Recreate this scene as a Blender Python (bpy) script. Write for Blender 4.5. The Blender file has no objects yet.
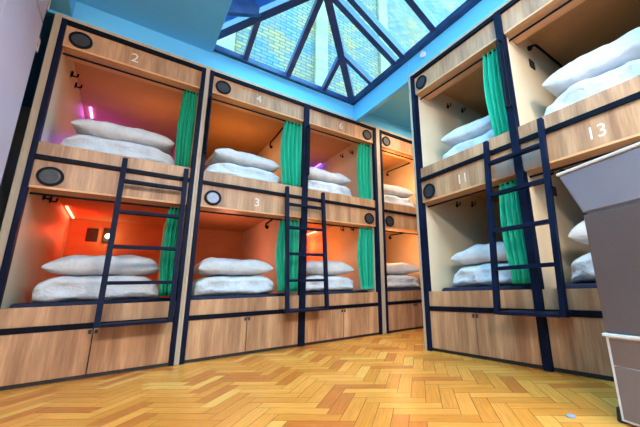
import bpy, bmesh, math, random
from mathutils import Vector, Matrix, noise
S = bpy.context.scene; COL = S.collection
PI = math.pi

# ------------------------------------------------------------ camera, world, lights
cam_d = bpy.data.cameras.new('camera'); cam = bpy.data.objects.new('camera', cam_d); COL.objects.link(cam); S.camera = cam
FW = Vector((0.61141033, 0.75518201, 0.2363843)); RT = Vector((0.78198867, -0.62234196, -0.03441218)); UP = Vector((-0.12112441, -0.20588981, 0.97105008))
cam.matrix_world = Matrix(((RT.x, UP.x, -FW.x, 0), (RT.y, UP.y, -FW.y, 0), (RT.z, UP.z, -FW.z, 0.4802), (0, 0, 0, 1)))
cam_d.sensor_width = 36; cam_d.lens = 317.6724 / 640 * 36
cam_d.shift_x = -(381.80 - 320) / 640; cam_d.shift_y = -(213.5 - 210.86) / 640
cam_d.clip_start = 0.02

W = bpy.data.worlds.new('world'); S.world = W; W.use_nodes = True
bg = W.node_tree.nodes['Background']; bg.inputs[0].default_value = (0.30, 0.70, 1.0, 1); bg.inputs[1].default_value = 9.5

def area(name, loc, size, power, color, rot=(0, 0, 0), size_y=None):
    l = bpy.data.lights.new(name, 'AREA'); l.energy = power; l.color = color; l.size = size
    if size_y: l.shape = 'RECTANGLE'; l.size_y = size_y
    o = bpy.data.objects.new(name, l); o.location = loc; o.rotation_euler = rot; COL.objects.link(o); return o
# ceiling lamps of the room behind the viewer, pointing down and at the bunks
area('ceiling_lamp_light', (-0.7, -1.2, 2.52), 0.8, 100, (1.0, 0.80, 0.60), (math.radians(35), 0, math.radians(-50)))
area('ceiling_lamp_light', (0.9, -1.3, 2.52), 0.8, 70, (1.0, 0.84, 0.68), (math.radians(25), 0, math.radians(10)))
area('alcove_fill_light', (2.75, 2.25, 2.575), 0.3, 16, (1.0, 0.80, 0.58))  # added light, brightens the passage floor and far corner pods
p = area('skylight_portal', (1.15, 1.35, 2.66), 1.5, 1, (1, 1, 1), (0, 0, 0), 2.9); p.data.cycles.is_portal = True

S.view_settings.view_transform = 'Standard'; S.view_settings.look = 'None'
S.view_settings.exposure = 0.60; S.view_settings.gamma = 1

# ------------------------------------------------------------ materials
def nodes(name):
    m = bpy.data.materials.new(name); m.use_nodes = True; nt = m.node_tree
    return m, nt, nt.nodes['Principled BSDF']
def N(nt, typ, **kw):
    n = nt.nodes.new(typ)
    for k, v in kw.items(): setattr(n, k, v)
    return n
def noisy(name, c1, c2, scale=(6, 6, 6), rough=0.5, bump=0.0, detail=4, metallic=0, fine=0, bscale=1.0, spec=0.5, coord='Object'):
    m, nt, b = nodes(name)
    tc = N(nt, 'ShaderNodeTexCoord'); mp = N(nt, 'ShaderNodeMapping'); mp.inputs['Scale'].default_value = scale
    nt.links.new(tc.outputs[coord], mp.inputs[0])
    nz = N(nt, 'ShaderNodeTexNoise'); nz.inputs['Scale'].default_value = 1; nz.inputs['Detail'].default_value = detail
    nt.links.new(mp.outputs[0], nz.inputs[0])
    r = N(nt, 'ShaderNodeValToRGB'); r.color_ramp.elements[0].position = 0.33; r.color_ramp.elements[1].position = 0.67
    r.color_ramp.elements[0].color = (*c1, 1); r.color_ramp.elements[1].color = (*c2, 1)
    nt.links.new(nz.outputs[0], r.inputs[0]); out = r.outputs[0]
    if fine:
        mp2 = N(nt, 'ShaderNodeMapping'); mp2.inputs['Scale'].default_value = tuple(s * 7 for s in scale)
        nt.links.new(tc.outputs[coord], mp2.inputs[0])
        n2 = N(nt, 'ShaderNodeTexNoise'); n2.inputs['Scale'].default_value = 1; n2.inputs['Detail'].default_value = 3; nt.links.new(mp2.outputs[0], n2.inputs[0])
        mr = N(nt, 'ShaderNodeMapRange'); mr.inputs[1].default_value = 0.3; mr.inputs[2].default_value = 0.7; mr.inputs[3].default_value = 1 - fine; mr.inputs[4].default_value = 1 + fine * 0.4
        nt.links.new(n2.outputs[0], mr.inputs[0])
        mx = N(nt, 'ShaderNodeMix', data_type='RGBA', blend_type='MULTIPLY'); mx.inputs[0].default_value = 1
        nt.links.new(out, mx.inputs[6]); nt.links.new(mr.outputs[0], mx.inputs[7]); out = mx.outputs[2]
    nt.links.new(out, b.inputs['Base Color'])
    b.inputs['Roughness'].default_value = rough; b.inputs['Metallic'].default_value = metallic
    b.inputs['Specular IOR Level'].default_value = spec
    if bump:
        bp = N(nt, 'ShaderNodeBump'); bp.inputs['Strength'].default_value = bump; bp.inputs['Distance'].default_value = 0.01 * bscale
        nt.links.new(nz.outputs[0], bp.inputs['Height']); nt.links.new(bp.outputs[0], b.inputs['Normal'])
    return m
def emit(name, c, s):
    m, nt, b = nodes(name)
    b.inputs['Base Color'].default_value = (*c, 1); b.inputs['Emission Color'].default_value = (*c, 1); b.inputs['Emission Strength'].default_value = s
    return m
M = {}
M['oak'] = noisy('oak', (0.31, 0.145, 0.070), (0.60, 0.33, 0.17), (13, 13, 1.1), 0.45, 0.05, fine=0.22)
M['oak_edge'] = noisy('oak_edge', (0.46, 0.35, 0.24), (0.54, 0.42, 0.30), (10, 10, 1.0), 0.5, fine=0.1)
M['lip'] = noisy('lip', (0.64, 0.31, 0.13), (0.78, 0.41, 0.19), (3, 20, 20), 0.45, fine=0.15)
M['cream'] = noisy('cream', (0.70, 0.56, 0.38), (0.76, 0.62, 0.44), (3, 3, 3), 0.5)
M['pod_wood'] = noisy('pod_wood', (0.50, 0.26, 0.115), (0.60, 0.33, 0.155), (2, 2, 6), 0.8, spec=0.2)
M['black_steel'] = noisy('black_steel', (0.002, 0.003, 0.007), (0.004, 0.006, 0.014), (8, 8, 8), 0.5, spec=0.08)
M['blue_steel'] = noisy('blue_steel', (0.003, 0.006, 0.020), (0.006, 0.011, 0.034), (8, 8, 8), 0.5, spec=0.08)
M['rubber'] = noisy('rubber', (0.010, 0.010, 0.011), (0.02, 0.02, 0.022), (20, 20, 20), 0.6)
M['vent'] = noisy('vent', (0.005, 0.006, 0.010), (0.010, 0.012, 0.018), (30, 30, 30), 0.6, spec=0.08)
M['vent_slats'] = noisy('vent_slats', (0.022, 0.024, 0.032), (0.034, 0.036, 0.048), (30, 30, 30), 0.5)
M['silver'] = noisy('silver', (0.28, 0.31, 0.40), (0.36, 0.40, 0.50), (30, 30, 30), 0.6)
M['linen'] = noisy('linen', (0.56, 0.56, 0.58), (0.66, 0.66, 0.68), (11, 11, 11), 0.85, 0.9, bscale=2.5)
M['duvet'] = noisy('duvet', (0.58, 0.61, 0.66), (0.68, 0.71, 0.76), (11, 11, 11), 0.85, 1.0, bscale=3)
M['navy'] = noisy('navy', (0.004, 0.006, 0.030), (0.008, 0.012, 0.05), (20, 20, 20), 0.8)
M['curtain'] = noisy('curtain', (0.025, 0.64, 0.40), (0.04, 0.76, 0.50), (14, 14, 2), 0.55, 0.2)
M['paint'] = noisy('paint', (0.11, 0.53, 0.93), (0.13, 0.57, 0.96), (1.5, 1.5, 1.5), 0.55)
M['room_paint'] = noisy('room_paint', (0.60, 0.58, 0.56), (0.66, 0.63, 0.61), (1.5, 1.5, 1.5), 0.7)
M['skylight'] = noisy('skylight', (0.012, 0.035, 0.12), (0.02, 0.055, 0.16), (8, 8, 8), 0.25)
M['locker'] = noisy('locker', (0.66, 0.50, 0.57), (0.70, 0.54, 0.61), (2, 2, 2), 0.4)
M['copper'] = noisy('copper', (0.55, 0.22, 0.14), (0.75, 0.45, 0.35), (40, 40, 40), 0.35, metallic=0.3)
M['white'] = noisy('white', (0.70, 0.71, 0.73), (0.76, 0.77, 0.79), (4, 4, 4), 0.35)
M['number'] = noisy('number', (0.68, 0.60, 0.52), (0.74, 0.66, 0.58), (8, 8, 8), 0.5)
M['number_faint'] = noisy('number_faint', (0.58, 0.46, 0.36), (0.64, 0.51, 0.41), (8, 8, 8), 0.5)
M['taupe'] = noisy('taupe', (0.10, 0.080, 0.080), (0.118, 0.094, 0.094), (3, 3, 3), 0.5)
M['hood'] = noisy('hood', (0.20, 0.22, 0.29), (0.25, 0.27, 0.34), (3, 3, 3), 0.35)
M['inset'] = noisy('inset', (0.15, 0.115, 0.105), (0.18, 0.14, 0.13), (3, 3, 3), 0.3)
M['inset_low'] = noisy('inset_low', (0.17, 0.145, 0.145), (0.20, 0.17, 0.17), (3, 3, 3), 0.3)
M['led_violet'] = emit('led_violet', (0.62, 0.16, 1.0), 7)
M['led_red'] = emit('led_red', (1.0, 0.10, 0.05), 12)
M['led_blue'] = emit('led_blue', (0.16, 0.07, 1.0), 7)
M['bulb'] = emit('bulb', (1.0, 0.72, 0.35), 12)

# tinted skylight glass
m, nt, b = nodes('glass'); nt.nodes.remove(b); out = nt.nodes['Material Output']
tr = N(nt, 'ShaderNodeBsdfTransparent'); tr.inputs[0].default_value = (0.70, 0.93, 1.0, 1)
gl = N(nt, 'ShaderNodeBsdfGlossy'); gl.inputs[0].default_value = (0.8, 0.95, 1, 1); gl.inputs['Roughness'].default_value = 0.03
fr = N(nt, 'ShaderNodeFresnel'); fr.inputs[0].default_value = 1.35; mx = N(nt, 'ShaderNodeMixShader')
nt.links.new(fr.outputs[0], mx.inputs[0]); nt.links.new(tr.outputs[0], mx.inputs[1]); nt.links.new(gl.outputs[0], mx.inputs[2]); nt.links.new(mx.outputs[0], out.inputs[0])
M['glass'] = m
# brick
m, nt, b = nodes('brick'); tc = N(nt, 'ShaderNodeTexCoord'); mp = N(nt, 'ShaderNodeMapping'); mp.inputs['Rotation'].default_value = (PI / 2, 0, 0)
nt.links.new(tc.outputs['Object'], mp.inputs[0])
br = N(nt, 'ShaderNodeTexBrick'); br.inputs['Scale'].default_value = 1; br.inputs['Brick Width'].default_value = 0.24; br.inputs['Row Height'].default_value = 0.082
br.inputs['Mortar Size'].default_value = 0.014; br.inputs['Color1'].default_value = (0.22, 0.125, 0.035, 1); br.inputs['Color2'].default_value = (0.10, 0.08, 0.06, 1); br.inputs['Mortar'].default_value = (0.05, 0.05, 0.05, 1)
nt.links.new(mp.outputs[0], br.inputs[0])
nz = N(nt, 'ShaderNodeTexNoise'); nz.inputs['Scale'].default_value = 1.3; nz.inputs['Detail'].default_value = 8; nz.inputs['Roughness'].default_value = 0.75; nt.links.new(mp.outputs[0], nz.inputs[0])
rp = N(nt, 'ShaderNodeValToRGB'); rp.color_ramp.elements[0].position = 0.4; rp.color_ramp.elements[0].color = (0.45, 0.85, 1.25, 1); rp.color_ramp.elements[1].position = 0.6; rp.color_ramp.elements[1].color = (1.5, 1.05, 0.6, 1)
nt.links.new(nz.outputs[0], rp.inputs[0]); mx = N(nt, 'ShaderNodeMix', data_type='RGBA', blend_type='MULTIPLY'); mx.inputs[0].default_value = 1
nt.links.new(br.outputs[0], mx.inputs[6]); nt.links.new(rp.outputs[0], mx.inputs[7]); nt.links.new(mx.outputs[2], b.inputs['Base Color']); b.inputs['Roughness'].default_value = 0.9
M['brick'] = m
M['stone'] = noisy('stone', (0.17, 0.11, 0.045), (0.23, 0.155, 0.07), (2, 2, 6), 0.9)
# parquet: colour of each block from a face colour layer, grain along the block (uv)
m, nt, b = nodes('parquet'); at = N(nt, 'ShaderNodeAttribute'); at.attribute_name = 'tone'
uv = N(nt, 'ShaderNodeUVMap'); mp = N(nt, 'ShaderNodeMapping'); mp.inputs['Scale'].default_value = (7, 130, 1); nt.links.new(uv.outputs[0], mp.inputs[0])
nz = N(nt, 'ShaderNodeTexNoise'); nz.inputs['Scale'].default_value = 1; nz.inputs['Detail'].default_value = 3; nt.links.new(mp.outputs[0], nz.inputs[0])
mr = N(nt, 'ShaderNodeMapRange'); mr.inputs[1].default_value = 0.3; mr.inputs[2].default_value = 0.7; mr.inputs[3].default_value = 0.80; mr.inputs[4].default_value = 1.12; nt.links.new(nz.outputs[0], mr.inputs[0])
mx = N(nt, 'ShaderNodeMix', data_type='RGBA', blend_type='MULTIPLY'); mx.inputs[0].default_value = 1
nt.links.new(at.outputs['Color'], mx.inputs[6]); nt.links.new(mr.outputs[0], mx.inputs[7]); nt.links.new(mx.outputs[2], b.inputs['Base Color']); b.inputs['Roughness'].default_value = 0.32
M['parquet'] = m
M['joint'] = noisy('joint', (0.10, 0.045, 0.012), (0.14, 0.065, 0.02), (5, 5, 5), 0.7)

# ------------------------------------------------------------ mesh helpers
def B(): return bmesh.new()
def box(bm, x0, x1, y0, y1, z0, z1, bev=0.0):
    r = bmesh.ops.create_cube(bm, size=1)
    vs = r['verts']
    bmesh.ops.scale(bm, vec=(x1 - x0, y1 - y0, z1 - z0), verts=vs)
    bmesh.ops.translate(bm, vec=((x0 + x1) / 2, (y0 + y1) / 2, (z0 + z1) / 2), verts=vs)
    if bev:
        es = list({e for v in vs for e in v.link_edges})
        bmesh.ops.bevel(bm, geom=es, offset=bev, segments=2, affect='EDGES', profile=0.5)
    return bm
def tube(bm, pts, r, seg=10):
    pts = [Vector(p) for p in pts]; rings = []
    for i, p in enumerate(pts):
        t = (pts[min(i + 1, len(pts) - 1)] - pts[max(i - 1, 0)]).normalized()
        a = t.orthogonal() if i == 0 else (prev - t * prev.dot(t)); a.normalize(); prev = a; c = t.cross(a)
        rings.append([bm.verts.new(p + (a * math.cos(2 * PI * k / seg) + c * math.sin(2 * PI * k / seg)) * r) for k in range(seg)])
    for q, w in zip(rings, rings[1:]):
        for k in range(seg): bm.faces.new((q[k], q[(k + 1) % seg], w[(k + 1) % seg], w[k]))
    bm.faces.new(rings[0][::-1]); bm.faces.new(rings[-1]); return bm
def bar(bm, a, b, w, h):           # rectangular beam from a to b, h measured in the upright direction
    a, b = Vector(a), Vector(b); d = (b - a); L = d.length; d.normalize()
    s = d.cross(Vector((0, 0, 1))); s.normalize(); u = s.cross(d)
    v = [bm.verts.new(p + s * sx * w / 2 + u * su * h / 2) for p in (a, b) for sx, su in ((-1, -1), (1, -1), (1, 1), (-1, 1))]
    for f in ((0, 1, 2, 3), (7, 6, 5, 4), (0, 4, 5, 1), (1, 5, 6, 2), (2, 6, 7, 3), (3, 7, 4, 0)): bm.faces.new([v[i] for i in f])
    return bm
def disc(bm, c, r, y0, y1, seg=28, inner=0.0):   # disc or ring facing -Y
    def ring(rad, y): return [bm.verts.new((c[0] + rad * math.cos(2 * PI * k / seg), y, c[1] + rad * math.sin(2 * PI * k / seg))) for k in range(seg)]
    a, b = ring(r, y0), ring(r, y1)
    for k in range(seg): bm.faces.new((a[k], a[(k + 1) % seg], b[(k + 1) % seg], b[k]))
    if inner:
        c2, d2 = ring(inner, y0), ring(inner, y1)
        for k in range(seg):
            k2 = (k + 1) % seg
            bm.faces.new((a[k], c2[k], c2[k2], a[k2])); bm.faces.new((b[k], b[k2], d2[k2], d2[k])); bm.faces.new((c2[k], d2[k], d2[k2], c2[k2]))
    else:
        bm.faces.new(a); bm.faces.new(b[::-1])
    return bm
def obj(name, bm, mat, parent=None, smooth=False, label=None):
    me = bpy.data.meshes.new(name); bmesh.ops.recalc_face_normals(bm, faces=bm.faces); bm.to_mesh(me); bm.free()
    for mm in (mat if isinstance(mat, (list, tuple)) else [mat]): me.materials.append(M[mm])
    if smooth:
        for f in me.polygons: f.use_smooth = True
    o = bpy.data.objects.new(name, me); COL.objects.link(o)
    if parent: o.parent = parent
    if label: o['label'] = label
    return o
def tag(o, label, cat, group=None, kind=None):
    if label: o['label'] = label
    if cat: o['category'] = cat
    if group: o['group'] = group
    if kind: o['kind'] = kind
    return o
def thing(name, loc, rz, label, cat, group=None):
    o = bpy.data.objects.new(name, None); COL.objects.link(o); o.location = loc; o.rotation_euler = (0, 0, rz); o.empty_display_size = 0.1
    return tag(o, label, cat, group)
def struct(name, bm, mat, parent=None):
    o = obj(name, bm, mat, parent)
    if not parent: o['kind'] = 'structure'
    return o
def clone(o, parent=None):
    c = o.copy(); COL.objects.link(c)
    if parent: c.parent = parent
    for ch in list(o.children): clone(ch, c)
    return c

# ------------------------------------------------------------ room shell
DY, DX, ZC = 2.8437, 1.9208, 2.62
struct('floor', box(B(), -1.15, 4.4, -3.0, 5.0, -0.12, -0.0015), 'joint')
fl = bpy.data.objects['floor']
# herringbone blocks (one mesh: surface pattern of the floor)
bm = B(); uvl = bm.loops.layers.uv.new('UVMap'); tl = bm.loops.layers.float_color.new('tone')
random.seed(4); w = 0.066; n = 4; c45 = math.sqrt(0.5)
def block(i0, j0, horiz):
    a, b = (n, 1) if horiz else (1, n); g = 0.0009
    x0, x1, y0, y1 = i0 * w + g, (i0 + a) * w - g, j0 * w + g, (j0 + b) * w - g
    P = [((x - y) * c45, (x + y) * c45) for x, y in ((x0, y0), (x1, y0), (x1, y1), (x0, y1))]
    cx, cy = sum(q[0] for q in P) / 4, sum(q[1] for q in P) / 4
    if not (-1.0 < cx < 3.4 and -2.8 < cy < 3.1): return
    if cx > DX + 0.3 and cy < 1.6: return
    f = bm.faces.new([bm.verts.new((q[0], q[1], 0)) for q in P]); f.normal_update()
    if f.normal.z < 0: f.normal_flip()
    r = random.random(); t = random.random()
    col = (0.66 + 0.18 * r, 0.205 + 0.11 * r, 0.022 + 0.03 * r)
    if t < 0.14: col = (0.58, 0.15, 0.02)
    elif t > 0.86: col = (0.84, 0.37, 0.07)
    off = (random.random() * 9, random.random() * 9)
    for l in f.loops:
        xx, yy = l.vert.co.x, l.vert.co.y; a1, b1 = (xx + yy) * c45, (yy - xx) * c45
        l[uvl].uv = ((a1, b1) if horiz else (b1, a1)); l[uvl].uv += Vector(off); l[tl] = (*col, 1)
R_ = 80
for r in range(-R_, R_):
    for m_ in range(-16, 17):
        i0 = r + 2 * n * m_
        if abs(i0) < R_: block(i0, r, True); 
        j0 = r + 1 + 2 * n * m_
        if abs(j0) < R_: block(r, j0, False)
me = bpy.data.meshes.new('parquet'); bm.to_mesh(me); bm.free(); me.materials.append(M['parquet'])
o = bpy.data.objects.new('parquet_blocks', me); COL.objects.link(o); o.parent = fl

OX0, OX1, OY0, OY1 = 0.39, 1.93, -0.2, 2.855
bm = B()
box(bm, -1.15, OX0, -3.0, 5.0, ZC, ZC + 0.02); box(bm, OX1, 4.4, -3.0, 5.0, ZC, ZC + 0.02)
box(bm, OX0, OX1, OY1, 5.0, ZC, ZC + 0.02); box(bm, OX0, OX1, -3.0, OY0, ZC, ZC + 0.02)
struct('ceiling', bm, 'paint')
struct('wall_back', box(B(), -1.15, 4.4, 2.86, 2.90, 2.452, ZC), 'paint')
struct('wall_far', box(B(), -1.15, 4.4, 5.0, 5.1, 0, ZC + 0.02), 'room_paint')
struct('wall_left', box(B(), -1.25, -1.15, -3.0, 5.0, 0, ZC), 'paint')
struct('wall_right', box(B(), 4.4, 4.5, -3.0, 5.0, 0, ZC), 'room_paint')
struct('wall_rear', box(B(), -1.25, 4.5, -3.1, -3.0, 0, ZC), 'room_paint')
bm = B(); box(bm, DX + 0.005, DX + 0.05, 1.888, 2.858, 2.415, ZC); box(bm, DX + 0.01, DX + 0.05, -3.0, 1.888, 2.455, ZC)
struct('trim_1', bm, 'paint')
struct('trim_2', box(B(), -1.15, -0.52, -3.0, 2.858, 2.475, ZC), 'paint')

# skylight lantern
LX0, LX1, LY1, LY0, LZ, K = 0.25, 1.925, 2.86, -0.3, ZC + 0.025, 0.5
sk = bpy.data.objects.new('window_1', None); COL.objects.link(sk); sk.location = (0, 0, 0); sk['kind'] = 'structure'
hw = (LX1 - LX0) / 2; cx = (LX0 + LX1) / 2; ZR = LZ + 0.04 + K * hw
A = Vector((cx, LY1 - hw, ZR)); A2 = Vector((cx, LY0 + hw, ZR)); z0 = LZ + 0.03
bm = B(); bar(bm, (LX0, LY1 - 0.02, LZ + 0.02), (LX1, LY1 - 0.02, LZ + 0.02), 0.05, 0.055); bar(bm, (LX1 - 0.02, LY0, LZ + 0.02), (LX1 - 0.02, LY1, LZ + 0.02), 0.05, 0.055)
bar(bm, (LX0, LY0, LZ + 0.02), (LX0, LY1, LZ + 0.02), 0.05, 0.055); bar(bm, (LX0, LY0, LZ + 0.02), (LX1, LY0, LZ + 0.02), 0.05, 0.055)
obj('window_frame', bm, 'skylight', sk)
for c in ((LX0, LY1), (LX1, LY1), (LX0, LY0), (LX1, LY0)):
    e = A if c[1] == LY1 else A2
    obj('hip_beam', bar(B(), (c[0], c[1], z0), e, 0.075, 0.09), 'skylight', sk)
obj('ridge_beam', bar(B(), A, A2, 0.08, 0.10), 'skylight', sk)
for t, wd in ((0.415, 0.045), (0.8375, 0.05), (1.26, 0.045)):    # rafters of the far slope
    rise = min(t, 2 * hw - t)
    obj('rafter', bar(B(), (LX0 + t, LY1 - 0.02, z0), (LX0 + t, LY1 - rise, z0 + K * rise), wd, 0.06), 'skylight', sk)
for y, wd in ((2.43, 0.045), (2.03, 0.06), (1.91, 0.055), (1.50, 0.06), (1.09, 0.05), (0.68, 0.05)):
    for sx, x in ((-1, LX1), (1, LX0)):
        rise = min(LY1 - y, hw, y - LY0)
        obj('rafter', bar(B(), (x, y, z0), (x + sx * rise, y, z0 + K * rise), wd, 0.07), 'skylight', sk)
for s_ in ((LX0, LX1, LY1, A, A), (LX0, LX1, LY0, A2, A2)):
    bm = B(); vs = [bm.verts.new(q) for q in ((s_[0], s_[2], z0 + .03), (s_[1], s_[2], z0 + .03), A + Vector((0, 0, .03)) if s_[2] == LY1 else A2 + Vector((0, 0, .03)))]
    bm.faces.new(vs); obj('glass_pane', bm, 'glass', sk)
for x in (LX0, LX1):
    bm = B(); bm.faces.new([bm.verts.new(q) for q in ((x, LY0, z0 + .03), (x, LY1, z0 + .03), A + Vector((0, 0, .03)), A2 + Vector((0, 0, .03)))]); obj('glass_pane', bm, 'glass', sk)

# building outside, seen through the skylight
bd = thing('brick_building', (4, 5.6, 0), 0, 'tall weathered yellow brick building seen through the skylight glass', 'building')
obj('wall', box(B(), -9, 12, 0, 0.4, 0, 12), 'brick', bd)
for x in (-1.25, 0.62, -3.2): obj('pilaster', box(B(), x, x + 0.3, -0.08, 0, 0, 12, 0.01), 'stone', bd, label='pale yellow stone strip')

# ------------------------------------------------------------ bunk blocks
Z = dict(rail1=(0.297, 0.330), f1=(0.330, 0.4412), h=(1.173, 1.4835), rail2=(1.3600, 1.3915), top=(2.2159, 2.3851))
def text_part(txt, s, z, size, parent, nm='number'):
    cu = bpy.data.curves.new('number', 'FONT'); cu.body = txt; cu.size = size; cu.extrude = 0.0006; cu.align_x = 'CENTER'; cu.align_y = 'CENTER'
    t = bpy.data.objects.new('tmp', cu); COL.objects.link(t); dg = bpy.context.evaluated_depsgraph_get(); dg.update()
    me = bpy.data.meshes.new_from_object(t.evaluated_get(dg)); bpy.data.objects.remove(t)
    me.transform(Matrix.Translation((s, -0.0012, z)) @ Matrix.Rotation(PI / 2, 4, 'X')); me.materials.clear(); me.materials.append(M['number' if txt in ('2', '3', '11', '13') else 'number_faint'])
    o = bpy.data.objects.new(nm, me); COL.objects.link(o); o.parent = parent; o['label'] = 'pale number ' + txt; return o
def vent(s, z, root, marks=False):
    bm = B(); disc(bm, (s, z), 0.064, -0.012, 0.0, 32, 0.05); v = obj('vent', bm, 'vent', root)
    bm = B(); disc(bm, (s, z), 0.0505, -0.006, 0.0, 32)
    for k in (-2, -1, 0, 1, 2): hwid = math.sqrt(max(0.046 ** 2 - (k * 0.016) ** 2, 0)); box(bm, s - hwid, s + hwid, -0.0095, -0.006, z + k * 0.016 - 0.002, z + k * 0.016 + 0.002)
    obj('grille', bm, 'vent_slats', v)
    if not marks: return v
    bm = B()
    for k in range(9):
        a = -0.9 + k * 0.2; box(bm, s + 0.041 * math.cos(a) - 0.0013, s + 0.041 * math.cos(a) + 0.0013, -0.0102, -0.009, z + 0.041 * math.sin(a) - 0.0013, z + 0.041 * math.sin(a) + 0.0013)
    obj('scale_marks', bm, 'silver', v, label='small pale marks')
    return v
def light_pt(loc, color, power, r=0.04, parent=None):
    l = bpy.data.lights.new('pod_light', 'POINT'); l.energy = power; l.color = color; l.shadow_soft_size = r
    o = bpy.data.objects.new('pod_light', l); COL.objects.link(o); o.location = loc
    if parent: o.parent = parent
DEPTH = 1.98
def pod(root, s0, s1, zb, zc, vs, led=None, backmat='pod_wood', rod=None, hooks=True):
    """inside of one sleeping pod: zb bed base, zc ceiling, vs = side of vent and hooks (-1 left, 1 right)"""
    obj('bed_base', box(B(), s0 + 0.001, s1 - 0.001, 0.022, DEPTH, zb, zb + 0.02), 'oak_edge', root)
    obj('back_panel', box(B(), s0, s1, DEPTH, DEPTH + 0.02, zb, zc + 0.03), backmat, root)
    obj('pod_ceiling', box(B(), s0, s1, 0.09, DEPTH, zc, zc + 0.02), 'pod_wood', root)
    zr = (Z['top'][0] if zc > 2 else Z['h'][0]) - 0.026
    bm = tube(B(), [(s0 + 0.002, 0.061, zr), (s1 - 0.002, 0.061, zr)], 0.0075, 10)
    obj('curtain_rail', bm, 'black_steel', root)
    sh, dr = (s0, 1) if vs < 0 else (s1, -1)
    for dd, zz in ((0.46, zc - 0.135), (0.70, zc - 0.10)) if hooks else ():
        bm = B(); disc(bm, (0, 0), 0.016, -0.004, 0.0, 14); bmesh.ops.rotate(bm, verts=bm.verts, matrix=Matrix.Rotation(PI / 2 * dr, 3, 'Z'))
        bmesh.ops.translate(bm, verts=bm.verts, vec=(sh, dd, zz))
        tube(bm, [(sh + dr * 0.003, dd, zz), (sh + dr * 0.035, dd, zz), (sh + dr * 0.04, dd, zz + 0.004), (sh + dr * 0.042, dd, zz + 0.03)], 0.006, 8)
        tube(bm, [(sh + dr * 0.006, dd, zz), (sh + dr * 0.006, dd, zz + 0.04)], 0.007, 8)
        obj('coat_hook', bm, 'black_steel', root)
    if rod:
        so, d2 = (s1, -1) if vs < 0 else (s0, 1)
        a, b_, dz = rod
        bm = tube(B(), [(so + d2 * 0.002, a, zc - 0.11), (so + d2 * 0.03, a, zc - 0.10), (so + d2 * 0.04, a + (0.05 if b_ > a else -0.05), zc - 0.075), (so + d2 * 0.04, b_, zc - dz)], 0.009, 8)
        r = bmesh.ops.create_uvsphere(bm, u_segments=12, v_segments=8, radius=0.02); bmesh.ops.translate(bm, verts=r['verts'], vec=(so + d2 * 0.012, a, zc - 0.11))
        obj('hanging_rod', bm, 'black_steel', root)
    if led:
        matn, col, pw, horiz = led[:4]
        warm = led[4] if len(led) > 4 else 0
        if horiz: bm = box(B(), sh + dr * 0.03 - 0.008, sh + dr * 0.03 + 0.008, 1.30, 1.88, zc - 0.012, zc)
        else: bm = box(B(), sh + dr * 0.06 - 0.009, sh + dr * 0.06 + 0.009, 1.25, 1.50, zc - 0.012, zc)
        obj('light_strip', bm, matn, root, label='glowing strip light')
        light_pt((sh + dr * 0.12, 1.6, zc - (0.20 if horiz else 0.30)), col, pw, 0.05, root)
    return sh, dr
def wall_plates(root, sh, dr, zc):
    obj('socket_plate', box(B(), sh + dr * 0.20 - 0.05, sh + dr * 0.20 + 0.05, DEPTH - 0.012, DEPTH, zc - 0.24, zc - 0.09, 0.003), 'rubber', root)
    l = obj('reading_lamp', box(B(), sh + dr * 0.34 - 0.048, sh + dr * 0.34 + 0.048, DEPTH - 0.02, DEPTH, zc - 0.25, zc - 0.08, 0.004), 'rubber', root)
    bm = B(); r = bmesh.ops.create_uvsphere(bm, u_segments=14, v_segments=10, radius=0.026); bmesh.ops.translate(bm, verts=bm.verts, vec=(sh + dr * 0.34, DEPTH - 0.045, zc - 0.175))
    obj('bulb', bm, 'bulb', l, True)
    light_pt((sh + dr * 0.34, DEPTH - 0.12, zc - 0.20), (1, 0.6, 0.25), 0.35, 0.03, root)
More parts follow.
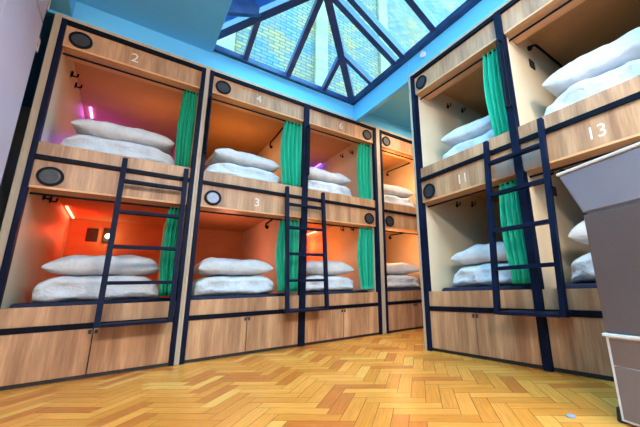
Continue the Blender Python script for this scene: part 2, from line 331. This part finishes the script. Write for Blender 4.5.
def bunk(label, loc, rz, cas_l, fr_l, bays, mids, fr_r, cas_r):
    root = thing('bunk_unit', loc, rz, label, 'bunk bed', 'blocks of wooden sleeping pods')
    H = 2.45
    s_end = cas_r[1]
    for a, b_ in (cas_l, cas_r):
        obj('side_panel', box(B(), a, b_, -0.012, DEPTH + 0.02, 0.0, H, 0.002), 'oak_edge', root)
    obj('top_panel', box(B(), cas_l[1], cas_r[0], -0.012, DEPTH + 0.02, 2.42, H, 0.002), 'oak_edge', root)
    for a, b_ in (fr_l, fr_r, *mids):
        obj('frame_post', box(B(), a, b_, -0.022, 0.035, 0.003, 2.42, 0.002), 'blue_steel', root)
    inner = [(fr_l[0], fr_l[1]), *mids, (fr_r[0], fr_r[1])]
    for (a, b_) in inner:
        obj('divider_panel', box(B(), a + 0.001, b_ - 0.001, 0.035, DEPTH, 0.003, 2.42), 'cream', root)
    for i, bay in enumerate(bays):
        s0, s1 = bay['s']
        obj('frame_rail', box(B(), s0, s1, -0.018, 0.03, 2.3851, 2.42, 0.001), 'black_steel', root)
        f = obj('header_panel', box(B(), s0, s1, 0.0, 0.05, Z['top'][0] + 0.0145, Z['top'][1]), ['oak'], root)
        if bay['num'][0]: text_part(bay['num'][0], (s0 + s1) / 2 - 0.03, 2.30, 0.105, f)
        f2 = obj('header_panel', box(B(), s0, s1, 0.0, 0.05, Z['h'][0] + 0.0145, Z['h'][1]), 'oak', root)
        if bay['num'][1]: text_part(bay['num'][1], (s0 + s1) / 2 + bay.get('ns', 0.0), 1.265, 0.105, f2)
        for zt in Z['h'][0], Z['top'][0]:
            obj('header_lip', box(B(), s0 + 0.001, s1 - 0.001, 0.001, 0.17, zt, zt + 0.014), 'lip', root)
        obj('frame_rail', box(B(), s0 - 0.002, s1 + 0.002, -0.016, 0.0, *Z['rail2'], 0.001), 'black_steel', root)
        obj('front_panel', box(B(), s0, s1, 0.0, 0.02, *Z['f1'], 0.001), 'oak', root)
        obj('frame_rail', box(B(), s0, s1, -0.010, 0.02, *Z['rail1'], 0.001), 'black_steel', root)
        sp = bay['split']
        for a, b_ in ((s0 + 0.003, sp - 0.003), (sp + 0.003, s1 - 0.003)):
            d = obj('drawer', box(B(), a, b_, -0.004, 0.016, 0.024, 0.294, 0.0015), 'oak', root)
            obj('latch', box(B(), (b_ - 0.02 if a < sp - 0.1 else a + 0.004), (b_ - 0.004 if a < sp - 0.1 else a + 0.02), -0.008, -0.004, 0.262, 0.286), 'rubber', d)
        obj('plinth', box(B(), s0, s1, 0.004, 0.02, 0.002, 0.30), 'rubber', root)
        vs = bay['v']; vx = s0 + 0.086 if vs < 0 else s1 - 0.094
        for zv in (1.256, 2.297):
            vv = vent(vx, zv, root, bay.get('plates') and zv < 2)
            if bay.get('glint') and zv < 2:
                bm = B(); disc(bm, (vx, zv), 0.044, -0.0106, -0.0096, 24, 0.0); obj('glint_disc', bm, 'silver', vv, label='pale disc painting the reflection on the vent')  # pale disc stands in for the reflection on the black vent
        a = pod(root, s0, s1, 0.335, 1.345, vs, bay.get('led0'), bay.get('b0', 'pod_wood'), bay.get('rod'), bay.get('hooks', True))
        if bay.get('plates'): wall_plates(root, *a, 1.345)
        pod(root, s0, s1, 1.383, 2.385, vs, bay.get('led1'), bay.get('b1', 'pod_wood'), bay.get('rod'), bay.get('hooks', True))
        for zc, e in ((1.345, bay.get('w0')), (2.385, bay.get('w1'))):
            if e: light_pt(((s0 + s1) / 2 + e[1], e[2], zc - 0.42), e[3], e[0], 0.08, root)
    for hs in bays[0].get('handles', []):
        bm = B()
        tube(bm, [(hs, -0.030, 2.14), (hs, -0.030, 1.66), (hs, -0.034, 1.635), (hs, -0.080, 1.60), (hs, -0.088, 1.61), (hs, -0.088, 1.63), (hs, -0.088, 2.12), (hs, -0.084, 2.135), (hs, -0.030, 2.145)], 0.009, 10)
        obj('grab_handle', bm, 'black_steel', root)
    return root
ORG = (1.0, 0.50, 0.20)
x0 = -0.5985
A0 = (-0.5328 - x0, 0.3233 - x0)
bunk('double-stack wooden bunk unit at far left beside the pinkish locker, number 2 on top', (x0, DY, 0), 0, (0, 0.0385), (0.0385, A0[0]),
     [dict(s=A0, v=-1, split=-0.1083 - x0, num=('2', ''), ns=0.06, plates=True, led0=('led_red', (1, 0.03, 0.01), 2.3, True), led1=('led_violet', (0.32, 0.03, 1.0), 2.2, False),
           w1=(2.0, 0.15, 0.9, (1, 0.45, 0.14)), w0=(0.4, 0.1, 1.1, (1, 0.16, 0.05)))], [], (A0[1], 0.3527 - x0), (0.3527 - x0, 0.368 - x0))
x0 = 0.3685
bunk('wide four-pod wooden bunk unit in the middle of the left-hand row', (x0, DY, 0), 0, (0, 0.3863 - x0), (0.3863 - x0, 0.4163 - x0),
     [dict(s=(0.4163 - x0, 1.2863 - x0), v=-1, split=0.8379 - x0, num=('4', '3'), ns=0.01, glint=True, rod=(0.92, 0.38, 0.045), hooks=False, handles=[0.402 - x0, 1.315 - x0],
           w1=(3, 0.0, 0.9, (1, 0.42, 0.12)), w0=(3.5, 0.0, 1.0, (1, 0.30, 0.20))),
      dict(s=(1.3435 - x0, 2.2043 - x0), v=1, split=1.762 - x0, num=('6', ''), led1=('led_blue', (0.12, 0.03, 1.0), 1.5, True), led0=('led_red', (1, 0.06, 0.02), 5, True),
           w1=(2, 0.0, 0.9, (1, 0.42, 0.14)), w0=(3.5, 0.0, 1.0, (1, 0.42, 0.12)))],
     [(1.2863 - x0, 1.3435 - x0)], (2.2043 - x0, 2.2392 - x0), (2.2392 - x0, 2.2685 - x0))
x0 = 2.2690
bunk('narrow double-stack wooden bunk unit in the far corner behind the right-hand row', (x0, DY, 0), 0, (0, 2.3002 - x0), (2.3002 - x0, 2.3272 - x0),
     [dict(s=(2.3272 - x0, 3.19 - x0), v=-1, split=2.76 - x0, num=('', ''), hooks=False, rod=(0.90, 0.34, 0.10), w1=(7, 0, 0.32, (1, 0.46, 0.16)), w0=(6, 0, 0.32, (1, 0.44, 0.17)))],
     [], (3.19 - x0, 3.22 - x0), (3.22 - x0, 3.25 - x0))
yE = 1.8862
bunk('four-pod wooden bunk unit along the right-hand side, marked 13', (DX, yE, 0), -PI / 2, (0, 0.036), (0.036, yE - 1.814),
     [dict(s=(yE - 1.814, yE - 0.9641), v=-1, split=yE - 1.3918, num=('', '11'), ns=0.0, b0='cream', b1='cream', handles=[yE - 0.925], w0=None),
      dict(s=(yE - 0.913, yE - 0.05), v=1, split=yE - 0.49, num=('', '13'), ns=-0.01, b0='cream', b1='cream', rod=(0.365, 1.3, 0.02), hooks=False, plates=False, w0=None)],
     [(yE - 0.9641, yE - 0.913)], (yE - 0.05, yE - 0.02), (yE - 0.02, yE + 0.016))
# switch plates on the divider wall of the near right bay
ru = [o for o in COL.objects if o.name.startswith('bunk_unit')][-1]
for zz in (2.14, 1.105):
    obj('switch_plate', box(B(), yE - 0.913, yE - 0.905, 0.34, 0.42, zz - 0.035, zz + 0.035, 0.002), 'rubber', ru)

M['grey_brown'] = noisy('grey_brown', (0.22, 0.17, 0.14), (0.32, 0.25, 0.21), (9, 9, 2), 0.4)
obj('header_plate', box(B(), yE - 0.934 - 0.175, yE - 0.934 + 0.17, -0.005, 0.0, 1.178, 1.315, 0.001), 'grey_brown', ru, label='thin grey-brown plate behind the ladder')  # thin grey-brown plate over the lower part of the header

# ------------------------------------------------------------ bedding
def pillow_bm(w, d, h, seed, droop=0.0):
    bm = B(); nu, nv = 30, 20; off = Vector((seed * 3.7, seed * 1.3, seed * 2.1))
    def pt(u, v, side):
        e = max(0.0, (1 - abs(u) ** 4.0)) * max(0.0, (1 - abs(v) ** 3.4)); t = e ** 0.42
        x = w / 2 * u * (1 - 0.045 * (1 - v * v) * abs(u) ** 3); y = d / 2 * v * (1 - 0.06 * (1 - u * u) * abs(v) ** 3)
        nz = noise.noise(Vector((x * 7, y * 7, side * 3)) + off) * 0.022 + (0.5 - abs(noise.noise(Vector((x * 11, y * 9, side)) + off))) * 0.020
        z = h * (0.38 + (0.62 * t if side > 0 else -0.38 * t)) + nz * (t if side > 0 else 0.4 * t) + 0.02 * noise.noise(Vector((x * 4, y * 4, 9)) + off) * (1 - t)
        return (x, y, z - droop * u * w / 2 - 0.05 * max(0, abs(u) - 0.7) * h)
    g = {}
    for side in (1, -1):
        for i in range(nu + 1):
            for j in range(nv + 1):
                u, v = -math.cos(PI * i / nu), -math.cos(PI * j / nv)
                edge = i in (0, nu) or j in (0, nv)
                if edge and side < 0: g[side, i, j] = g[1, i, j]
                else: g[side, i, j] = bm.verts.new(pt(u, v, side))
        for i in range(nu):
            for j in range(nv):
                q = [g[side, i, j], g[side, i + 1, j], g[side, i + 1, j + 1], g[side, i, j + 1]]
                try: bm.faces.new(q if side > 0 else q[::-1])
                except ValueError: pass
    return bm
def duvet_bm(w, d, h, seed):
    """duvet folded in three: a puffy stack whose front shows the fold and a diagonal crease"""
    bm = B(); off = Vector((seed * 5.1, seed * 2.9, seed)); prof = []
    # cross-section in (d, z): front rounded fold, top, back, bottom
    segs = 44
    for k in range(segs):
        a = 2 * PI * k / segs; c, s_ = math.cos(a), math.sin(a)
        y = -d / 2 * math.copysign(abs(c) ** 0.45, c); z = h / 2 + h / 2 * math.copysign(abs(s_) ** 0.55, s_)
        if c > 0.0: y += 0.020 * math.exp(-((z - h * 0.52) / (h * 0.07)) ** 2) 
        prof.append((y, z))
    n_ = 40; rings = []
    for i in range(n_ + 1):
        u = -math.cos(PI * i / n_); t = max(0.0, 1 - abs(u) ** 5) ** 0.4; r = []
        for (y, z) in prof:
            x = w / 2 * u; sc = 0.35 + 0.65 * t
            z2 = z * sc if z > 0.004 else z
            y2 = y * (0.8 + 0.2 * t)
            p_ = Vector((x * 6, y2 * 6, z2 * 14)) + off
            nn = noise.noise(p_) * 0.030 + (0.4 - abs(noise.noise(p_ * 1.9))) * 0.022 + noise.noise(p_ * 4) * 0.005
            cr = math.exp(-((z2 - h * (0.25 + 0.6 * abs(u))) / (h * 0.10)) ** 2) * 0.010
            dirv = Vector((0, y2, z2 - h / 2)); L = dirv.length or 1; dirv /= L
            q = Vector((x * (1 - 0.04 * (z2 / h) ** 2) + noise.noise(p_ * 0.7) * 0.03 * (1 - t), y2, z2)) + dirv * (nn - (cr if y2 < 0 else 0))
            q.z = max(q.z, 0.001); r.append(bm.verts.new(q))
        rings.append(r)
    for a, b_ in zip(rings, rings[1:]):
        for k in range(segs): bm.faces.new((a[k], a[(k + 1) % segs], b_[(k + 1) % segs], b_[k]))
    for r in (rings[0], rings[-1]): bm.faces.new(r)
    return bm
PODS = [  # name, base of bay (world transform), centre s, phrase, pillow w
    ('row', (-0.115, DY, 0), 0, 'far left bunk unit', 0.0, 0.64),
    ('row', (0.80, DY, 0), 0, 'second stack from the left', 0.0, 0.62),
    ('row', (1.70, DY, 0), 0, 'third stack from the left', 0.0, 0.58),
    ('row', (2.72, DY, 0), 0, 'narrow far corner unit', 0.0, 0.60),
    ('row', (DX, 1.38, 0), -PI / 2, 'right-hand stack with the curtain', 0.0, 0.64),
    ('row', (DX, 0.465, 0), -PI / 2, 'right-hand stack marked 13', 0.0, 0.66)]
seed = 1
for i, (_, base, rz, where, ds, pw) in enumerate(PODS):
    Rz = Matrix.Rotation(rz, 4, 'Z')
    cs = {0: (-0.105), 1: 0.8513, 2: 1.7739, 3: 2.7586}.get(i)
    for lv, zt in (('lower', 0.466), ('upper', 1.506)):
        seed += 1
        bc = Vector((cs, DY, 0)) if i < 4 else Vector((DX, 1.389 if i == 4 else 0.4815, 0))
        mt = obj('mattress', box(B(), -0.418, 0.418, 0.15 if i < 4 else 0.14, 1.94, (0.357 if lv == 'lower' else 1.4045), zt, 0.02), 'navy')
        mt.location = bc; mt.rotation_euler = (0, 0, rz); tag(mt, 'navy blue covered mattress in the %s pod, %s' % (lv, where), 'mattress', 'mattresses in the pods')
        jit = random.Random(seed); 
        dv = obj('folded_duvet', duvet_bm(pw + 0.05, 0.52, 0.17 if i != 5 else 0.20, seed), 'duvet', None, True)
        p0 = Vector(base) + Rz @ Vector((0, 0.42, 0)); dv.location = (p0.x, p0.y, zt - 0.001); dv.rotation_euler = (0, 0, rz + jit.uniform(-0.05, 0.05))
        tag(dv, 'white duvet folded under the pillow in the %s pod, %s' % (lv, where), 'duvet', 'folded white duvets')
        pl = obj('pillow', pillow_bm(pw, 0.40, 0.145 if i != 5 else 0.19, seed + 40, 0.0), 'linen', None, True)
        p1 = Vector(base) + Rz @ Vector((jit.uniform(-0.015, 0.02), 0.36, 0)); pl.location = (p1.x, p1.y, zt + (0.172 if i != 5 else 0.203)); pl.rotation_euler = (0, 0, rz + jit.uniform(-0.06, 0.06))
        tag(pl, 'plump white pillow on the folded duvet in the %s pod, %s' % (lv, where), 'pillow', 'white pillows')

# ------------------------------------------------------------ curtains
def curtain_bm(sa, sb, z0, z1, seed):
    bm = B(); rnd = random.Random(seed); ph = rnd.uniform(0, 6); n_, mz = 72, 16; rows = []
    for j in range(mz + 1):
        t = j / mz; z = z1 + (z0 - z1) * t; r = []
        wsc = 0.86 + 0.14 * math.sin(PI * min(1, t * 1.1)) ; 
        for i in range(n_ + 1):
            u = i / n_; s = sb + (sa - sb) * (1 - u) * wsc
            y = 0.058 + 0.022 * math.sin(u * PI * 2 * 4.5 + ph + 0.5 * math.sin(t * 3 + ph)) + 0.006 * math.sin(u * 40 + t * 2)
            r.append(bm.verts.new((s, y, z)))
        rows.append(r)
    for a, b_ in zip(rows, rows[1:]):
        for i in range(n_): bm.faces.new((a[i], a[i + 1], b_[i + 1], b_[i]))
    bmesh.ops.solidify(bm, geom=bm.faces[:], thickness=0.003)
    return bm
def curtain(loc, rz, sa, sb, label, up, seed):
    z0, z1 = (1.487, 2.196) if up else (0.478, 1.153)
    c = obj('curtain', curtain_bm(sa, sb, z0, z1, seed), 'curtain', None, True); c.location = loc; c.rotation_euler = (0, 0, rz)
    tag(c, label, 'curtain', 'green pod curtains')
for up in (True, False):
    lv = 'upper' if up else 'lower'
    curtain((0, DY, 0), 0, 0.20, 0.318, 'green curtain drawn aside in the %s pod of the far left unit' % lv, up, 1 + up)
    curtain((0, DY, 0), 0, 1.085, 1.283, 'green curtain drawn aside in the %s pod left of the middle dark post' % lv, up, 3 + up)
    curtain((0, DY, 0), 0, 1.985, 2.200, 'green curtain at the right end of the left-hand row, %s pod' % lv, up, 5 + up)
    curtain((DX, 0, 0), -PI / 2, -1.155, -0.968, 'green curtain in the %s pod of the right-hand unit' % lv, up, 7 + up)

# ------------------------------------------------------------ ladders
def make_ladder(label):
    t = thing('ladder', (0, 0, 0), 0, label, 'ladder', 'navy steel bunk ladders')
    zt, zb, dt, db, hwid = 1.445, 0.305, -0.055, -0.155, 0.189
    def dd(z): return dt + (db - dt) * (zt - z) / (zt - zb)
    for s in (-1, 1):
        obj('stile', bar(B(), (s * hwid, dd(zb), zb), (s * hwid, dd(zt), zt), 0.030, 0.032), 'blue_steel', t)
        obj('hook', box(B(), s * hwid - 0.010, s * hwid + 0.010, -0.056, -0.0165, 1.366, 1.386), 'black_steel', t)
    for z in (1.275, 1.050, 0.808, 0.572):
        d = dd(z); obj('rung', box(B(), -hwid + 0.0155, hwid - 0.0155, d - 0.020, d + 0.024, z - 0.011, z + 0.011, 0.002), 'blue_steel', t)
    d = dd(0.318); obj('rung', box(B(), -hwid + 0.0155, hwid - 0.0155, d - 0.025, -0.0105, 0.305, 0.323, 0.002), 'blue_steel', t, label='deep bottom step')
    return t
l0 = make_ladder('navy steel ladder hooked on the far left bunk unit'); l0.location = (0.099, DY, 0)
l1 = clone(l0); l1.location = (1.303, DY, 0); l1['label'] = 'navy steel ladder in the middle of the left-hand row'
l2 = clone(l0); l2.location = (DX, 0.934, 0); l2.rotation_euler = (0, 0, -PI / 2); l2['label'] = 'navy steel ladder on the right-hand bunk unit, nearest the viewer'

# ------------------------------------------------------------ locker at the left edge
lk = thing('locker', (-0.62, 2.735, 0), 0, 'tall pinkish grey locker with copper hinges at the left edge', 'locker')
obj('carcass', box(B(), -0.45, -0.024, -1.2, 0.0, 0.02, 2.47), 'rubber', lk)
for ya, yb in ((-0.60, -0.002), (-1.2, -0.604)):
    for za, zb in ((0.03, 2.262), (2.275, 2.465)):
        d = obj('door', box(B(), -0.022, 0, ya, yb, za, zb, 0.002), 'locker', lk)
        for zz in ((2.10, 1.0) if za < 1 else (2.43,)):
            if yb > -0.1:
                hg = obj('hinge', box(B(), -0.02, 0.004, yb - 0.002, yb + 0.022, zz - 0.05, zz + 0.05, 0.002), 'copper', d)
                obj('hinge_leaf', box(B(), 0.0, 0.005, yb + 0.008, yb + 0.024, zz - 0.045, zz + 0.045), 'white', hg, label='white painted edge')

# ------------------------------------------------------------ cabinet at the right edge
cb = thing('cabinet', (1.393, 0.458, 0), 0, 'grey and taupe cabinet with flared pale top on a white stand at right edge', 'cabinet')
dv_ = Vector((-0.282, -0.959, 0)); ang = math.atan2(dv_.y, dv_.x); cb.rotation_euler = (0, 0, ang)   # local +x runs along the front, +y away from the viewer
WID = 0.55
obj('body', box(B(), 0, WID, 0.0, 0.36, 0.295, 0.734, 0.006), 'taupe', cb)
bm = B()   # flared top: taller at the front edge, leans out past the body
lo = [(0, -0.002, 0.734), (WID, -0.002, 0.734), (WID, 0.36, 0.734), (0, 0.36, 0.734)]
hi = [(-0.070, -0.02, 0.922), (WID + 0.075, -0.02, 0.922), (WID + 0.075, 0.38, 0.922), (-0.070, 0.38, 0.922)]
vl = [bm.verts.new(q) for q in lo]; vh = [bm.verts.new(q) for q in hi]
for k in range(4): bm.faces.new((vl[k], vl[(k + 1) % 4], vh[(k + 1) % 4], vh[k]))
bm.faces.new(vl[::-1]); bm.faces.new(vh)
bmesh.ops.bevel(bm, geom=[e for e in bm.edges], offset=0.012, segments=3, affect='EDGES')
obj('flared_top', bm, 'hood', cb, label='pale grey flared top')
obj('rim', box(B(), -0.068, WID + 0.068, -0.024, 0.384, 0.916, 0.928, 0.004), 'white', cb, label='white top edge')
obj('ledge', box(B(), -0.006, WID + 0.006, -0.012, 0.372, 0.284, 0.295, 0.003), 'white', cb, label='white ledge')
bm = B(); 
a = [(0.0, 0, 0.283), (WID, 0, 0.283), (WID, 0.36, 0.283), (0.0, 0.36, 0.283)]; c = [(0.002, 0, 0.012), (WID - 0.002, 0, 0.012), (WID - 0.002, 0.34, 0.012), (0.002, 0.34, 0.012)]
vl = [bm.verts.new(q) for q in c]; vh = [bm.verts.new(q) for q in a]
for k in range(4): bm.faces.new((vl[k], vl[(k + 1) % 4], vh[(k + 1) % 4], vh[k]))
bm.faces.new(vl[::-1]); bm.faces.new(vh); st = obj('stand', bm, 'white', cb, label='white tapered stand')
obj('inset_panel', box(B(), 0.012, WID - 0.014, -0.003, 0.01, 0.190, 0.278), 'inset', st, label='brownish upper panel')
obj('inset_panel', box(B(), 0.012, WID - 0.014, -0.003, 0.01, 0.02, 0.186), 'inset_low', st, label='greyish lower panel')
for s in (-0.012, WID + 0.012):
    for y in (0.03, 0.33):
        bm = B(); r = bmesh.ops.create_cone(bm, segments=20, radius1=0.020, radius2=0.016, depth=0.042, cap_ends=True)
        bmesh.ops.translate(bm, verts=bm.verts, vec=(s, y, 0.021))
        obj('rubber_foot', bm, 'rubber', cb)

# small things
bm = B(); disc(bm, (0, 0), 0.016, 0, 0.004, 20); bmesh.ops.rotate(bm, verts=bm.verts, matrix=Matrix.Rotation(-PI / 2, 3, 'X'))
o = obj('floor_button', bm, 'silver'); o.location = (1.34, 0.601, 0.005); tag(o, 'small round pale metal disc lying on the parquet near the cabinet', 'disc')
bm = B()
for r_, z_ in ((0.03, 0.0), (0.028, 0.006)): pass
disc(bm, (0, 0), 0.028, 0.0, 0.022, 20); bmesh.ops.rotate(bm, verts=bm.verts, matrix=Matrix.Rotation(-PI / 2, 3, 'Z'))
o = obj('smoke_sensor', bm, 'white'); o.location = (DX - 0.018, 1.68, 2.56); tag(o, 'small pale round sensor on the beam under the skylight', 'sensor')
t = thing('ceiling_light', (2.75, 2.25, 2.62), 0, 'small round light added to brighten the far corner passage, above the frame', 'lamp')  # unseen fixture added to go with the alcove fill light
bm = B(); disc(bm, (0, 0), 0.2, 0.0, 0.025, 28); bmesh.ops.rotate(bm, verts=bm.verts, matrix=Matrix.Rotation(-PI / 2, 3, 'X')); obj('housing', bm, 'white', t)
for x in (-0.7, 0.9):
    t = thing('ceiling_light', (x, -1.2 if x < 0 else -1.3, 2.62), 0, 'square ceiling light behind the viewer, %s' % ('left one' if x < 0 else 'right one'), 'lamp')
    l = bpy.data.lights.new('ceiling_fill', 'POINT'); l.energy = 40; l.color = (1, 0.95, 0.9); l.shadow_soft_size = 0.12; lo_ = bpy.data.objects.new('ceiling_fill', l); COL.objects.link(lo_); lo_.location = (0, 0, -0.32); lo_.parent = t  # added fill light below the housing, brightens the ceiling
    obj('housing', box(B(), -0.42, 0.42, -0.42, 0.42, -0.03, 0, 0.004), 'white', t)
